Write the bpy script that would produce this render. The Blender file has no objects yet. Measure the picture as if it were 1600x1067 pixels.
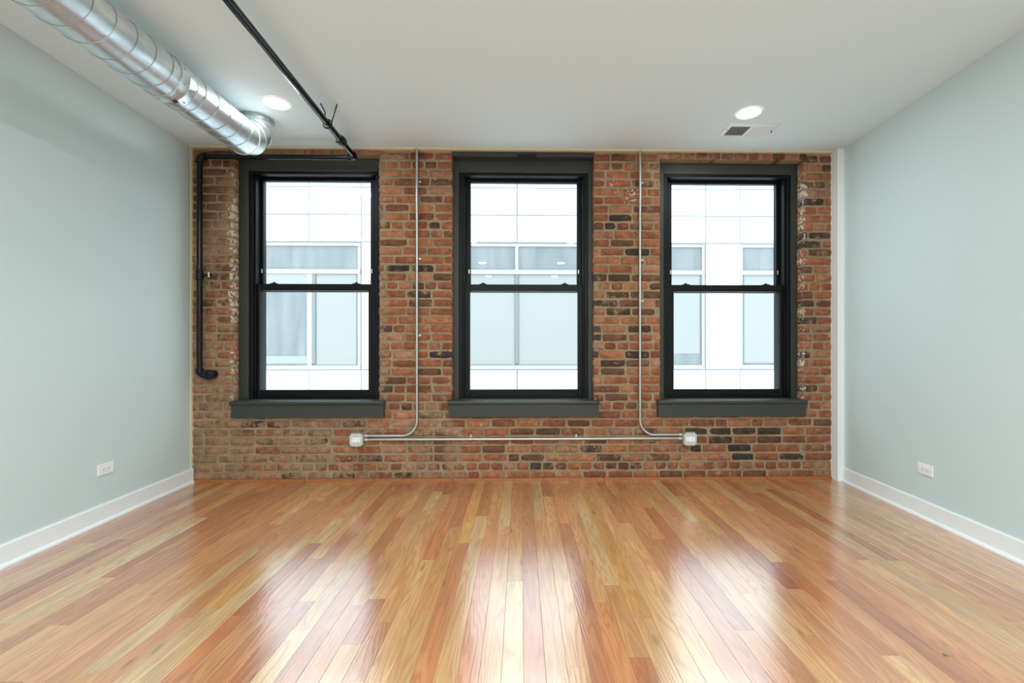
import bpy, bmesh, math, random
from mathutils import Vector, Matrix, noise

random.seed(7)
SC = bpy.context.scene
COL = SC.collection

# ------------------------------------------------------------------ camera
EYE = 1.115                      # eye height above the floor
cam_d = bpy.data.cameras.new('camera')
cam = bpy.data.objects.new('camera', cam_d)
COL.objects.link(cam)
cam.location = (0, 0, EYE)
cam.rotation_euler = (math.pi / 2, 0, math.radians(-1.13))
cam_d.sensor_width = 36.0
cam_d.lens = 711.0 * 36.0 / 1600.0
cam_d.shift_x = -28.0 / 1600.0
cam_d.shift_y = 6.5 / 1600.0
cam_d.clip_start = 0.02
SC.camera = cam

# ------------------------------------------------------------------ sky, exposure
W_STRENGTH = 3.6
world = bpy.data.worlds.new('overcast_sky')
SC.world = world
world.use_nodes = True
bg = world.node_tree.nodes['Background']
bg.inputs['Color'].default_value = (0.86, 0.955, 1.0, 1)
bg.inputs['Strength'].default_value = W_STRENGTH
SC.view_settings.view_transform = 'Standard'
SC.view_settings.look = 'None'
SC.view_settings.gamma = 1
SC.view_settings.use_curve_mapping = False
SC.view_settings.exposure = 0.1
LAMP_POWER = 32.0

# ------------------------------------------------------------------ room numbers (metres)
D = 3.77          # brick face of the window wall
ZC = 2.735        # ceiling height
YR = -3.6         # wall behind the camera
BX0, BX1 = -2.69, 2.655


def xl(y):        # left plaster wall, slightly out of square
    return -2.685 + 0.05 * (D - y)


def xr(y):        # right plaster wall
    return 2.66 - 0.06 * (D - y)


# ------------------------------------------------------------------ helpers: materials
def lin(c):
    return tuple((v / 255 / 12.92) if v / 255 <= 0.04045 else ((v / 255 + 0.055) / 1.055) ** 2.4 for v in c)


def rgba(c):
    return tuple(lin(c)) + (1.0,)


def new_mat(name):
    m = bpy.data.materials.new(name)
    m.use_nodes = True
    nt = m.node_tree
    return m, nt, nt.nodes['Principled BSDF']


def N(nt, t, **kw):
    n = nt.nodes.new(t)
    for k, v in kw.items():
        setattr(n, k, v)
    return n


def simple(name, col, rough=0.5, metal=0.0, bump=0.0, bscale=200.0, var=0.0, vscale=3.0, spec=0.5):
    m, nt, p = new_mat(name)
    L = nt.links
    p.inputs['Base Color'].default_value = tuple(col) + (1,)
    p.inputs['Roughness'].default_value = rough
    p.inputs['Metallic'].default_value = metal
    p.inputs['Specular IOR Level'].default_value = spec
    tc = N(nt, 'ShaderNodeTexCoord')
    if var > 0:
        nz = N(nt, 'ShaderNodeTexNoise')
        nz.inputs['Scale'].default_value = vscale
        nz.inputs['Detail'].default_value = 4
        L.new(tc.outputs['Object'], nz.inputs['Vector'])
        mx = N(nt, 'ShaderNodeMix', data_type='RGBA')
        mx.inputs['A'].default_value = tuple(c * (1 - var) for c in col) + (1,)
        mx.inputs['B'].default_value = tuple(min(1, c * (1 + var)) for c in col) + (1,)
        L.new(nz.outputs['Fac'], mx.inputs['Factor'])
        L.new(mx.outputs['Result'], p.inputs['Base Color'])
    if bump > 0:
        nb = N(nt, 'ShaderNodeTexNoise')
        nb.inputs['Scale'].default_value = bscale
        nb.inputs['Detail'].default_value = 3
        L.new(tc.outputs['Object'], nb.inputs['Vector'])
        b = N(nt, 'ShaderNodeBump')
        b.inputs['Strength'].default_value = bump
        b.inputs['Distance'].default_value = 0.002
        L.new(nb.outputs['Fac'], b.inputs['Height'])
        L.new(b.outputs['Normal'], p.inputs['Normal'])
    return m


def math_n(nt, op, a, b=None, clamp=False):
    n = N(nt, 'ShaderNodeMath', operation=op)
    n.use_clamp = clamp
    for i, v in enumerate((a, b)):
        if v is None:
            continue
        if isinstance(v, (int, float)):
            n.inputs[i].default_value = v
        else:
            nt.links.new(v, n.inputs[i])
    return n.outputs[0]


def mix_n(nt, fac, a, b, mode='MIX'):
    n = N(nt, 'ShaderNodeMix', data_type='RGBA', blend_type=mode)
    for key, v in (('Factor', fac), ('A', a), ('B', b)):
        if isinstance(v, (int, float)):
            n.inputs[key].default_value = v
        elif isinstance(v, tuple):
            n.inputs[key].default_value = v
        else:
            nt.links.new(v, n.inputs[key])
    return n.outputs['Result']


def noise_n(nt, vec, scale, detail=3, rough=0.5):
    n = N(nt, 'ShaderNodeTexNoise')
    n.inputs['Scale'].default_value = scale
    n.inputs['Detail'].default_value = detail
    n.inputs['Roughness'].default_value = rough
    nt.links.new(vec, n.inputs['Vector'])
    return n.outputs['Fac']


def range_n(nt, v, a, b, c=0.0, d=1.0):
    n = N(nt, 'ShaderNodeMapRange')
    n.inputs['From Min'].default_value = a
    n.inputs['From Max'].default_value = b
    n.inputs['To Min'].default_value = c
    n.inputs['To Max'].default_value = d
    nt.links.new(v, n.inputs['Value'])
    return n.outputs['Result']


M = {}
M['wall'] = simple('pale_wall_paint', lin((210, 224, 225)), 0.62, bump=0.05, bscale=320, spec=0.3)
M['ceiling'] = simple('white_ceiling_paint', lin((227, 238, 241)), 0.75, bump=0.04, bscale=300, spec=0.2)
M['trim'] = simple('white_trim_paint', lin((246, 249, 250)), 0.38, bump=0.03, bscale=150)
M['cream'] = simple('cream_bead', lin((226, 206, 170)), 0.6)
M['charcoal'] = simple('charcoal_casing_paint', lin((54, 55, 51)), 0.45, bump=0.06, bscale=90, var=0.08, vscale=6)
M['black_frame'] = simple('black_window_frame', lin((7, 9, 10)), 0.45, bump=0.03, bscale=80, spec=0.25)
M['black_pipe'] = simple('black_iron_pipe', lin((9, 10, 12)), 0.2, bump=0.04, bscale=60, spec=0.35)
M['black_matt'] = simple('black_fitting', lin((13, 13, 15)), 0.42, bump=0.1, bscale=70, spec=0.35)
M['emt'] = simple('galvanised_conduit', (0.54, 0.54, 0.51), 0.36, metal=1.0, var=0.1, vscale=12)
M['boxmetal'] = simple('galvanised_box', (0.66, 0.66, 0.64), 0.42, metal=0.75, var=0.12, vscale=25)
M['plastic'] = simple('white_plastic', lin((248, 249, 250)), 0.3)
M['slot'] = simple('dark_slot', lin((70, 70, 72)), 0.6)
M['register'] = simple('white_register_enamel', lin((236, 237, 242)), 0.4)
M['register_dark'] = simple('grey_register_throat', lin((92, 90, 90)), 0.6)
M['tag'] = simple('rust_red_tag', lin((92, 48, 42)), 0.6)
M['debris'] = simple('wood_crumb', lin((150, 140, 120)), 0.8, var=0.4, vscale=80)
M['panel'] = simple('pale_cladding', (0.72, 0.80, 0.85), 0.7, var=0.02, vscale=1.5)
M['fac_back'] = simple('cladding_joint', (0.45, 0.47, 0.48), 0.9)
M['fac_frame'] = simple('pale_window_frame', (0.37, 0.375, 0.38), 0.55)
M['fac_mull'] = simple('blue_grey_mullion', (0.17, 0.195, 0.21), 0.5)
M['fac_blind'] = simple('pale_roller_blind', (0.29, 0.315, 0.315), 0.8)
M['ground'] = simple('alley_concrete', (0.3, 0.3, 0.3), 0.9, var=0.2, vscale=1)


def fac_pane():
    m, nt, p = new_mat('facing_office_glass')
    tc = N(nt, 'ShaderNodeTexCoord')
    mp = N(nt, 'ShaderNodeMapping')
    mp.inputs['Scale'].default_value = (3.0, 1, 0.5)
    nt.links.new(tc.outputs['Object'], mp.inputs['Vector'])
    f = noise_n(nt, mp.outputs['Vector'], 1.6, 4)
    c = mix_n(nt, range_n(nt, f, 0.3, 0.7), (0.125, 0.16, 0.178, 1), (0.205, 0.235, 0.25, 1))
    nt.links.new(c, p.inputs['Base Color'])
    p.inputs['Roughness'].default_value = 0.12
    return m


M['fac_pane'] = fac_pane()


def glass():
    m, nt, p = new_mat('window_glass')
    nt.nodes.remove(p)
    out = nt.nodes['Material Output']
    tr = N(nt, 'ShaderNodeBsdfTransparent')
    tr.inputs['Color'].default_value = (0.972, 0.985, 0.985, 1)
    gl = N(nt, 'ShaderNodeBsdfGlossy')
    gl.inputs['Roughness'].default_value = 0.0
    lw = N(nt, 'ShaderNodeLayerWeight')
    lw.inputs['Blend'].default_value = 0.5
    f = math_n(nt, 'ADD', math_n(nt, 'MULTIPLY', math_n(nt, 'POWER', lw.outputs['Facing'], 4.0), 0.8), 0.03)
    mx = N(nt, 'ShaderNodeMixShader')
    nt.links.new(f, mx.inputs[0])
    nt.links.new(tr.outputs[0], mx.inputs[1])
    nt.links.new(gl.outputs[0], mx.inputs[2])
    nt.links.new(mx.outputs[0], out.inputs['Surface'])
    return m


M['glass'] = glass()


def lamp_mat():
    m, nt, p = new_mat('lit_diffuser')
    p.inputs['Base Color'].default_value = (0.9, 0.9, 0.88, 1)
    p.inputs['Emission Color'].default_value = (1.0, 0.95, 0.88, 1)
    p.inputs['Emission Strength'].default_value = 14.0
    return m


M['lamp'] = lamp_mat()


def galvanised():
    m, nt, p = new_mat('galvanised_spiral_duct')
    tc = N(nt, 'ShaderNodeTexCoord')
    mp = N(nt, 'ShaderNodeMapping')
    mp.inputs['Scale'].default_value = (7, 2.2, 7)
    nt.links.new(tc.outputs['Object'], mp.inputs['Vector'])
    n1 = noise_n(nt, mp.outputs['Vector'], 2.2, 5, 0.6)
    v = N(nt, 'ShaderNodeTexVoronoi')
    v.inputs['Scale'].default_value = 55
    nt.links.new(tc.outputs['Object'], v.inputs['Vector'])
    n2 = noise_n(nt, tc.outputs['Object'], 30, 2)
    c = mix_n(nt, range_n(nt, n1, 0.35, 0.68), (0.66, 0.72, 0.74, 1), (0.93, 0.97, 0.98, 1))
    c = mix_n(nt, 0.10, c, v.outputs['Color'], 'OVERLAY')
    nt.links.new(c, p.inputs['Base Color'])
    p.inputs['Metallic'].default_value = 1.0
    nt.links.new(range_n(nt, n1, 0.3, 0.7, 0.40, 0.27), p.inputs['Roughness'])
    b = N(nt, 'ShaderNodeBump')
    b.inputs['Strength'].default_value = 0.25
    b.inputs['Distance'].default_value = 0.004
    nt.links.new(noise_n(nt, mp.outputs['Vector'], 1.5, 2), b.inputs['Height'])
    nt.links.new(b.outputs['Normal'], p.inputs['Normal'])
    return m


M['duct'] = galvanised()
M['duct_seam'] = simple('duct_seam', (0.40, 0.43, 0.44), 0.38, metal=1.0)


def wood():
    m, nt, p = new_mat('oak_floorboard')
    L = nt.links
    tc = N(nt, 'ShaderNodeTexCoord')
    at = N(nt, 'ShaderNodeAttribute', attribute_name='tone')       # board colour
    ao = N(nt, 'ShaderNodeAttribute', attribute_name='shift')      # where in the log the board was cut
    off = N(nt, 'ShaderNodeVectorMath', operation='SCALE')
    off.inputs['Scale'].default_value = 40.0
    L.new(ao.outputs['Color'], off.inputs[0])
    add = N(nt, 'ShaderNodeVectorMath', operation='ADD')
    L.new(tc.outputs['Object'], add.inputs[0])
    L.new(off.outputs[0], add.inputs[1])
    mp = N(nt, 'ShaderNodeMapping')
    mp.inputs['Scale'].default_value = (11.0, 0.95, 1.0)
    L.new(add.outputs[0], mp.inputs['Vector'])
    n1 = noise_n(nt, mp.outputs['Vector'], 1.0, 2.0, 0.45)
    sx = N(nt, 'ShaderNodeSeparateXYZ')
    L.new(add.outputs[0], sx.inputs[0])
    ph = math_n(nt, 'ADD', math_n(nt, 'MULTIPLY', n1, 95.0), math_n(nt, 'MULTIPLY', sx.outputs['X'], 60.0))
    ring = math_n(nt, 'SINE', ph)
    ring = range_n(nt, ring, -1, 1, 0, 1)
    ring = math_n(nt, 'POWER', ring, 2.2)
    mf = N(nt, 'ShaderNodeMapping')
    mf.inputs['Scale'].default_value = (260.0, 7.0, 1.0)
    L.new(add.outputs[0], mf.inputs['Vector'])
    fib = noise_n(nt, mf.outputs['Vector'], 1.0, 3.0, 0.6)
    mb = N(nt, 'ShaderNodeMapping')
    mb.inputs['Scale'].default_value = (16.0, 2.0, 1.0)
    L.new(add.outputs[0], mb.inputs['Vector'])
    blot = noise_n(nt, mb.outputs['Vector'], 1.0, 3.0, 0.5)
    dark = mix_n(nt, 1.0, at.outputs['Color'], (0.66, 0.52, 0.42, 1), 'MULTIPLY')
    lite = mix_n(nt, 1.0, at.outputs['Color'], (1.10, 1.09, 1.06, 1), 'MULTIPLY')
    c = mix_n(nt, range_n(nt, blot, 0.33, 0.66), lite, mix_n(nt, 0.55, at.outputs['Color'], dark))
    c = mix_n(nt, math_n(nt, 'MULTIPLY', ring, 0.62), c, dark)
    c = mix_n(nt, math_n(nt, 'MULTIPLY', range_n(nt, fib, 0.48, 0.72), 0.42), c, dark)
    # knots
    vk = N(nt, 'ShaderNodeTexVoronoi')
    vk.inputs['Scale'].default_value = 1.0
    mk = N(nt, 'ShaderNodeMapping')
    mk.inputs['Scale'].default_value = (9.0, 2.6, 1.0)
    L.new(add.outputs[0], mk.inputs['Vector'])
    L.new(mk.outputs[0], vk.inputs['Vector'])
    kn = range_n(nt, vk.outputs['Distance'], 0.04, 0.12, 1.0, 0.0)
    c = mix_n(nt, math_n(nt, 'MULTIPLY', kn, 0.55), c, (0.16, 0.07, 0.03, 1))
    L.new(c, p.inputs['Base Color'])
    p.inputs['Roughness'].default_value = 0.30
    p.inputs['IOR'].default_value = 1.4
    L.new(range_n(nt, fib, 0.3, 0.7, 0.27, 0.36), p.inputs['Roughness'])
    p.inputs['Coat Weight'].default_value = 1.0
    p.inputs['Coat IOR'].default_value = 3.0
    p.inputs['Coat Roughness'].default_value = 0.19
    b = N(nt, 'ShaderNodeBump')
    b.inputs['Strength'].default_value = 0.12
    b.inputs['Distance'].default_value = 0.0015
    L.new(mix_n(nt, 0.5, ring, fib), b.inputs['Height'])
    L.new(b.outputs['Normal'], p.inputs['Normal'])
    L.new(b.outputs['Normal'], p.inputs['Coat Normal'])
    return m


M['wood'] = wood()
M['moulding'] = simple('oak_moulding', lin((164, 98, 52)), 0.4, var=0.18, vscale=9)

MORTAR = lin((170, 148, 118))
SMEAR = lin((164, 130, 102))


def mortar():
    m, nt, p = new_mat('old_mortar')
    tc = N(nt, 'ShaderNodeTexCoord')
    at = N(nt, 'ShaderNodeAttribute', attribute_name='tint')
    f = noise_n(nt, tc.outputs['Object'], 5, 6, 0.65)
    g = noise_n(nt, tc.outputs['Object'], 60, 4, 0.6)
    c = mix_n(nt, range_n(nt, f, 0.3, 0.7), tuple(v * 0.72 for v in MORTAR) + (1,), tuple(v * 1.15 for v in MORTAR) + (1,))
    c = mix_n(nt, math_n(nt, 'MULTIPLY', range_n(nt, g, 0.35, 0.65), 0.35), c, rgba((112, 92, 70)))
    nt.links.new(c, p.inputs['Base Color'])
    p.inputs['Roughness'].default_value = 0.95
    p.inputs['Specular IOR Level'].default_value = 0.15
    b = N(nt, 'ShaderNodeBump')
    b.inputs['Strength'].default_value = 0.9
    b.inputs['Distance'].default_value = 0.006
    nt.links.new(noise_n(nt, tc.outputs['Object'], 75, 5, 0.65), b.inputs['Height'])
    nt.links.new(b.outputs['Normal'], p.inputs['Normal'])
    return m


M['mortar'] = mortar()


def brick_mat():
    m, nt, p = new_mat('old_common_brick')
    L = nt.links
    tc = N(nt, 'ShaderNodeTexCoord')
    at = N(nt, 'ShaderNodeAttribute', attribute_name='tone')
    sm = N(nt, 'ShaderNodeAttribute', attribute_name='smear')   # r: mortar smear, g: old white paint
    sp = N(nt, 'ShaderNodeSeparateColor')
    L.new(sm.outputs['Color'], sp.inputs[0])
    f1 = noise_n(nt, tc.outputs['Object'], 24, 5, 0.62)
    f2 = noise_n(nt, tc.outputs['Object'], 95, 4, 0.6)
    f3 = noise_n(nt, tc.outputs['Object'], 13, 6, 0.68)
    c = mix_n(nt, range_n(nt, f1, 0.35, 0.7), mix_n(nt, 1.0, at.outputs['Color'], (0.62, 0.60, 0.60, 1), 'MULTIPLY'),
              mix_n(nt, 1.0, at.outputs['Color'], (1.22, 1.2, 1.18, 1), 'MULTIPLY'))
    c = mix_n(nt, math_n(nt, 'MULTIPLY', range_n(nt, f2, 0.52, 0.7), 0.35), c, rgba((78, 52, 40)))
    # mortar smeared over the faces
    thr = range_n(nt, sp.outputs[0], 0, 1, 0.73, 0.33)
    d = math_n(nt, 'SUBTRACT', math_n(nt, 'ADD', math_n(nt, 'MULTIPLY', f3, 0.75), math_n(nt, 'MULTIPLY', f2, 0.25)), thr)
    mask = range_n(nt, d, -0.03, 0.06)
    smc = mix_n(nt, range_n(nt, f1, 0.3, 0.7), tuple(v * 0.55 for v in SMEAR) + (1,), tuple(v * 1.2 for v in SMEAR) + (1,))
    c = mix_n(nt, math_n(nt, 'MULTIPLY', mask, 0.85), c, smc)
    # brown stain low on the wall, darker brown patches near its top
    c = mix_n(nt, math_n(nt, 'MULTIPLY', range_n(nt, math_n(nt, 'ADD', sp.outputs[2], math_n(nt, 'SUBTRACT', f1, 0.5)), 0.15, 0.5), 0.7), c, rgba((84, 56, 38)))
    # flecks of old white paint
    thr2 = range_n(nt, sp.outputs[1], 0, 1, 0.80, 0.42)
    f4 = noise_n(nt, tc.outputs['Object'], 38, 5, 0.62)
    mask2 = range_n(nt, math_n(nt, 'SUBTRACT', f4, thr2), -0.02, 0.05)
    c = mix_n(nt, math_n(nt, 'MULTIPLY', mask2, 0.8), c, rgba((214, 200, 184)))
    L.new(c, p.inputs['Base Color'])
    p.inputs['Roughness'].default_value = 0.82
    p.inputs['Specular IOR Level'].default_value = 0.3
    b = N(nt, 'ShaderNodeBump')
    b.inputs['Strength'].default_value = 0.8
    b.inputs['Distance'].default_value = 0.005
    L.new(noise_n(nt, tc.outputs['Object'], 80, 5, 0.65), b.inputs['Height'])
    L.new(b.outputs['Normal'], p.inputs['Normal'])
    return m


M['brick'] = brick_mat()


# ------------------------------------------------------------------ helpers: meshes
def obj(name, bm, mat, parent=None, smooth=False):
    me = bpy.data.meshes.new(name)
    bmesh.ops.recalc_face_normals(bm, faces=bm.faces[:])
    bm.to_mesh(me)
    bm.free()
    if mat is not None:
        me.materials.append(mat)
    if smooth:
        for f in me.polygons:
            f.use_smooth = True
        me.set_sharp_from_angle(angle=math.radians(40))
    o = bpy.data.objects.new(name, me)
    COL.objects.link(o)
    if parent is not None:
        o.parent = parent
    return o


def empty(name, parent=None):
    o = bpy.data.objects.new(name, None)
    COL.objects.link(o)
    o.empty_display_size = 0.05
    if parent is not None:
        o.parent = parent
    return o


def tag(o, label, cat, group=None, kind=None):
    o['label'] = label
    o['category'] = cat
    if group:
        o['group'] = group
    if kind:
        o['kind'] = kind
    return o


def add_box(bm, x0, x1, y0, y1, z0, z1, bevel=0.0):
    r = bmesh.ops.create_cube(bm, size=1.0)
    vs = r['verts']
    for v in vs:
        v.co = Vector((x0 + (v.co.x + .5) * (x1 - x0), y0 + (v.co.y + .5) * (y1 - y0), z0 + (v.co.z + .5) * (z1 - z0)))
    if bevel > 0:
        es = list({e for v in vs for e in v.link_edges})
        bmesh.ops.bevel(bm, geom=es, offset=bevel, segments=2, affect='EDGES', profile=0.5)
    return vs


def box(name, x0, x1, y0, y1, z0, z1, mat, parent=None, bevel=0.0):
    bm = bmesh.new()
    add_box(bm, x0, x1, y0, y1, z0, z1, bevel)
    return obj(name, bm, mat, parent)


def add_prism(bm, profile, axis, a, b):
    """profile: list of 2D points; extruded along axis ('x','y') from a to b."""
    def pt(p, t):
        if axis == 'x':
            return Vector((t, p[0], p[1]))
        return Vector((p[0], t, p[1]))
    v0 = [bm.verts.new(pt(p, a)) for p in profile]
    v1 = [bm.verts.new(pt(p, b)) for p in profile]
    n = len(profile)
    for i in range(n):
        bm.faces.new((v0[i], v0[(i + 1) % n], v1[(i + 1) % n], v1[i]))
    bm.faces.new(v0)
    bm.faces.new(v1[::-1])


def add_tube(bm, pts, r, seg=16, cap=True, normals=None):
    """pts: path points; r: radius or list of radii; normals: optional plane normals per point."""
    pts = [Vector(p) for p in pts]
    n = len(pts)
    rs = r if isinstance(r, (list, tuple)) else [r] * n
    rings = []
    ref = None
    for i, p in enumerate(pts):
        if normals:
            t = Vector(normals[i])
        elif i == 0:
            t = pts[1] - pts[0]
        elif i == n - 1:
            t = pts[-1] - pts[-2]
        else:
            t = (pts[i + 1] - pts[i]).normalized() + (pts[i] - pts[i - 1]).normalized()
        t.normalize()
        if ref is None:
            ref = Vector((0, 0, 1)) if abs(t.z) < 0.9 else Vector((1, 0, 0))
        u = t.cross(ref)
        if u.length < 1e-4:
            ref = Vector((1, 0, 0)) if abs(t.x) < 0.9 else Vector((0, 1, 0))
            u = t.cross(ref)
        u.normalize()
        w = u.cross(t).normalized()
        ref = w
        rings.append([bm.verts.new(p + rs[i] * (math.cos(2 * math.pi * k / seg) * u + math.sin(2 * math.pi * k / seg) * w))
                      for k in range(seg)])
    for i in range(n - 1):
        for k in range(seg):
            k2 = (k + 1) % seg
            bm.faces.new((rings[i][k], rings[i][k2], rings[i + 1][k2], rings[i + 1][k]))
    if cap:
        bm.faces.new(rings[0][::-1])
        bm.faces.new(rings[-1])
    return rings


def tube(name, pts, r, mat, parent=None, seg=16, cap=True):
    bm = bmesh.new()
    add_tube(bm, pts, r, seg, cap)
    return obj(name, bm, mat, parent, smooth=True)


def arc(c, a, b, n=8):
    """quarter bend: centre c, from c+a to c+b."""
    c, a, b = Vector(c), Vector(a), Vector(b)
    return [c + a * math.cos(t) + b * math.sin(t) for t in [math.pi / 2 * i / n for i in range(n + 1)]]


def slab(name, xs, zs, solid, y0, y1, mat, parent=None):
    """one wall slab in the x-z plane with rectangular holes, all vertices shared."""
    bm = bmesh.new()
    V = {}

    def vt(i, k, s):
        if (i, k, s) not in V:
            V[(i, k, s)] = bm.verts.new((xs[i], (y0, y1)[s], zs[k]))
        return V[(i, k, s)]
    nx, nz = len(xs) - 1, len(zs) - 1

    def S(i, k):
        return 0 <= i < nx and 0 <= k < nz and solid(0.5 * (xs[i] + xs[i + 1]), 0.5 * (zs[k] + zs[k + 1]))
    for i in range(nx):
        for k in range(nz):
            if not S(i, k):
                continue
            bm.faces.new((vt(i, k, 0), vt(i + 1, k, 0), vt(i + 1, k + 1, 0), vt(i, k + 1, 0)))
            bm.faces.new((vt(i, k, 1), vt(i, k + 1, 1), vt(i + 1, k + 1, 1), vt(i + 1, k, 1)))
            if not S(i - 1, k):
                bm.faces.new((vt(i, k, 0), vt(i, k + 1, 0), vt(i, k + 1, 1), vt(i, k, 1)))
            if not S(i + 1, k):
                bm.faces.new((vt(i + 1, k, 0), vt(i + 1, k, 1), vt(i + 1, k + 1, 1), vt(i + 1, k + 1, 0)))
            if not S(i, k - 1):
                bm.faces.new((vt(i, k, 0), vt(i, k, 1), vt(i + 1, k, 1), vt(i + 1, k, 0)))
            if not S(i, k + 1):
                bm.faces.new((vt(i, k + 1, 0), vt(i + 1, k + 1, 0), vt(i + 1, k + 1, 1), vt(i, k + 1, 1)))
    return obj(name, bm, mat, parent)


def put_color(me, name, per_vertex):
    a = me.color_attributes.new(name, 'FLOAT_COLOR', 'POINT')
    flat = []
    for c in per_vertex:
        flat.extend((c[0], c[1], c[2], 1.0))
    a.data.foreach_set('color', flat)


# ================================================================== THE SETTING
OPEN = [(-2.366, -1.164, 0.64, 2.690), (-0.576, 0.612, 0.64, ZC + 0.01), (1.157, 2.372, 0.64, 2.672)]


def in_opening(x, z):
    return any(a < x < b and c < z < d for a, b, c, d in OPEN)


# side walls
for nm, fx, sgn, lab in (('wall_left', xl, -1, 'pale grey-green plaster wall on the left, below the round duct'),
                         ('wall_right', xr, 1, 'pale grey-blue plaster wall on the right, bare above its outlet')):
    bm = bmesh.new()
    y0, y1 = YR, D + 0.02
    vs = []
    for z in (-0.05, ZC + 0.05):
        for (x, y) in ((fx(y0), y0), (fx(y1), y1), (fx(y1) + sgn * 0.2, y1), (fx(y0) + sgn * 0.4, y0)):
            vs.append(bm.verts.new((x, y, z)))
    for f in ((0, 1, 2, 3), (7, 6, 5, 4), (0, 4, 5, 1), (1, 5, 6, 2), (2, 6, 7, 3), (3, 7, 4, 0)):
        bm.faces.new([vs[i] for i in f])
    tag(obj(nm, bm, M['wall']), lab, 'wall', kind='structure')

tag(box('ceiling', -3.0, 3.0, YR - 0.3, D + 0.36, ZC, ZC + 0.2, M['ceiling']),
    'smooth white painted ceiling over the whole room', 'ceiling', kind='structure')

# wall behind the camera
tag(box('wall_rear', -2.8, 2.8, YR - 0.2, YR, -0.05, ZC + 0.05, M['wall']),
    'plain pale plaster wall behind the camera, opposite the brick', 'wall', kind='structure')

# ------------------------------------------------------------------ floor
floor = tag(box('floor', -3.0, 3.0, YR - 0.1, D + 0.05, -0.12, -0.014, M['moulding']),
            'varnished oak strip floor with boards running towards the brick wall', 'floor', kind='structure')
TONES = [((236, 184, 124), 3.0), ((232, 172, 112), 4.0), ((228, 160, 104), 4.5), ((222, 150, 96), 4.0),
         ((214, 138, 86), 3.0), ((202, 124, 72), 1.6), ((184, 106, 60), 0.7), ((228, 172, 102), 2.0), ((239, 198, 142), 1.4)]
tl, tw = [lin(t[0]) for t in TONES], [t[1] for t in TONES]
PITCH = 0.0755


def board_geo(x0, x1, y0, y1):
    g = 0.0003
    x0, x1, y0, y1 = x0 + g, x1 - g, y0 + g, y1 - g
    e = 0.0006
    v = [(x0, y0, -0.014), (x1, y0, -0.014), (x1, y1, -0.014), (x0, y1, -0.014),
         (x0, y0, -e * 0.8), (x1, y0, -e * 0.8), (x1, y1, -e * 0.8), (x0, y1, -e * 0.8),
         (x0 + e, y0, 0), (x1 - e, y0, 0), (x1 - e, y1, 0), (x0 + e, y1, 0)]
    f = [(3, 2, 1, 0), (8, 9, 10, 11)]
    for i in range(4):
        j = (i + 1) % 4
        f.append((i, j, 4 + j, 4 + i))
        f.append((4 + i, 4 + j, 8 + j, 8 + i))
    return v, f


near, far = [], []
rb = random.Random(21)
i0 = int(math.floor(-2.72 / PITCH))
for i in range(i0, -i0 + 1):
    x0 = i * PITCH + 0.009
    y = D + 0.03
    while y > YR:
        ln = rb.choice((0.35, 0.5, 0.65, 0.8, 1.0, 1.2, 1.5, 1.8)) * rb.uniform(0.85, 1.15)
        if y > D:
            ln *= rb.uniform(0.3, 1.0)
        ya = max(y - ln, YR)
        c = rb.choices(tl, tw)[0]
        k = rb.uniform(0.80, 0.98)
        b = (x0, x0 + PITCH, ya, y, tuple(v * k for v in c), (rb.random(), rb.random(), rb.random()))
        (near if y > 1.42 and abs(x0) < 2.70 else far).append(b)
        y = ya


def build_boards(name, lst):
    V, F, T, S = [], [], [], []
    for b in lst:
        v, f = board_geo(*b[:4])
        o = len(V)
        V += v
        F += [tuple(k + o for k in q) for q in f]
        T += [b[4]] * len(v)
        S += [b[5]] * len(v)
    me = bpy.data.meshes.new(name)
    me.from_pydata(V, [], F)
    put_color(me, 'tone', T)
    put_color(me, 'shift', S)
    me.materials.append(M['wood'])
    o = bpy.data.objects.new(name, me)
    COL.objects.link(o)
    o.parent = floor
    return o


near.sort(key=lambda b: -(b[3]))
for b in near[:300]:
    build_boards('floorboard', [b])
fb = build_boards('remaining_floorboards', far + near[300:])
fb['kind'] = 'stuff'

# ------------------------------------------------------------------ brick wall
xs = sorted({BX0 - 0.2, BX1 + 0.25} | {v for w in OPEN for v in w[:2]})
zs = sorted({-0.05, 0.64, 2.672, 2.690, ZC + 0.05})
wall_b = tag(slab('wall_back', xs, zs, lambda x, z: not in_opening(x, z), D + 0.005, D + 0.35, M['mortar']),
             'exposed red brick wall holding the three black windows', 'wall', kind='structure')

COURSE = 0.0712
BR = [((176, 112, 80), 5), ((168, 102, 72), 5), ((156, 94, 68), 4), ((140, 88, 66), 3), ((122, 82, 62), 2.0),
      ((94, 74, 61), 0.8), ((186, 124, 92), 3), ((182, 134, 108), 1.6), ((112, 76, 58), 1.2)]
bl, bw = [lin(t[0]) for t in BR], [t[1] for t in BR]
DARK = [lin((64, 55, 49)), lin((74, 60, 51)), lin((82, 60, 48))]
# burnt, nearly black bricks the eye picks out (x, z on the wall)
DARKS = [(1.62, 0.42), (1.83, 0.42), (2.02, 0.42), (1.66, 0.34), (1.80, 0.21), (1.45, 0.275), (2.22, 0.205), (1.88, 0.275),
         (2.28, 0.63), (2.27, 0.83), (2.40, 1.02), (2.21, 1.30), (2.45, 1.30), (2.38, 2.30), (2.44, 2.02),
         (0.87, 2.16), (0.74, 2.09), (0.83, 1.68), (0.96, 1.60), (0.70, 1.69), (0.72, 1.43), (0.66, 1.15), (0.70, 0.98),
         (0.93, 1.89), (1.06, 1.24), (-0.90, 0.36), (-1.75, 0.34), (-2.15, 0.44), (-1.95, 0.06), (-1.05, 0.05),
         (-0.73, 2.09), (-0.75, 1.75), (-1.08, 1.78), (-0.70, 1.02), (-0.9, 1.62), (0.15, 0.15), (-1.52, 0.06), (0.93, 1.05)]


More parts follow.
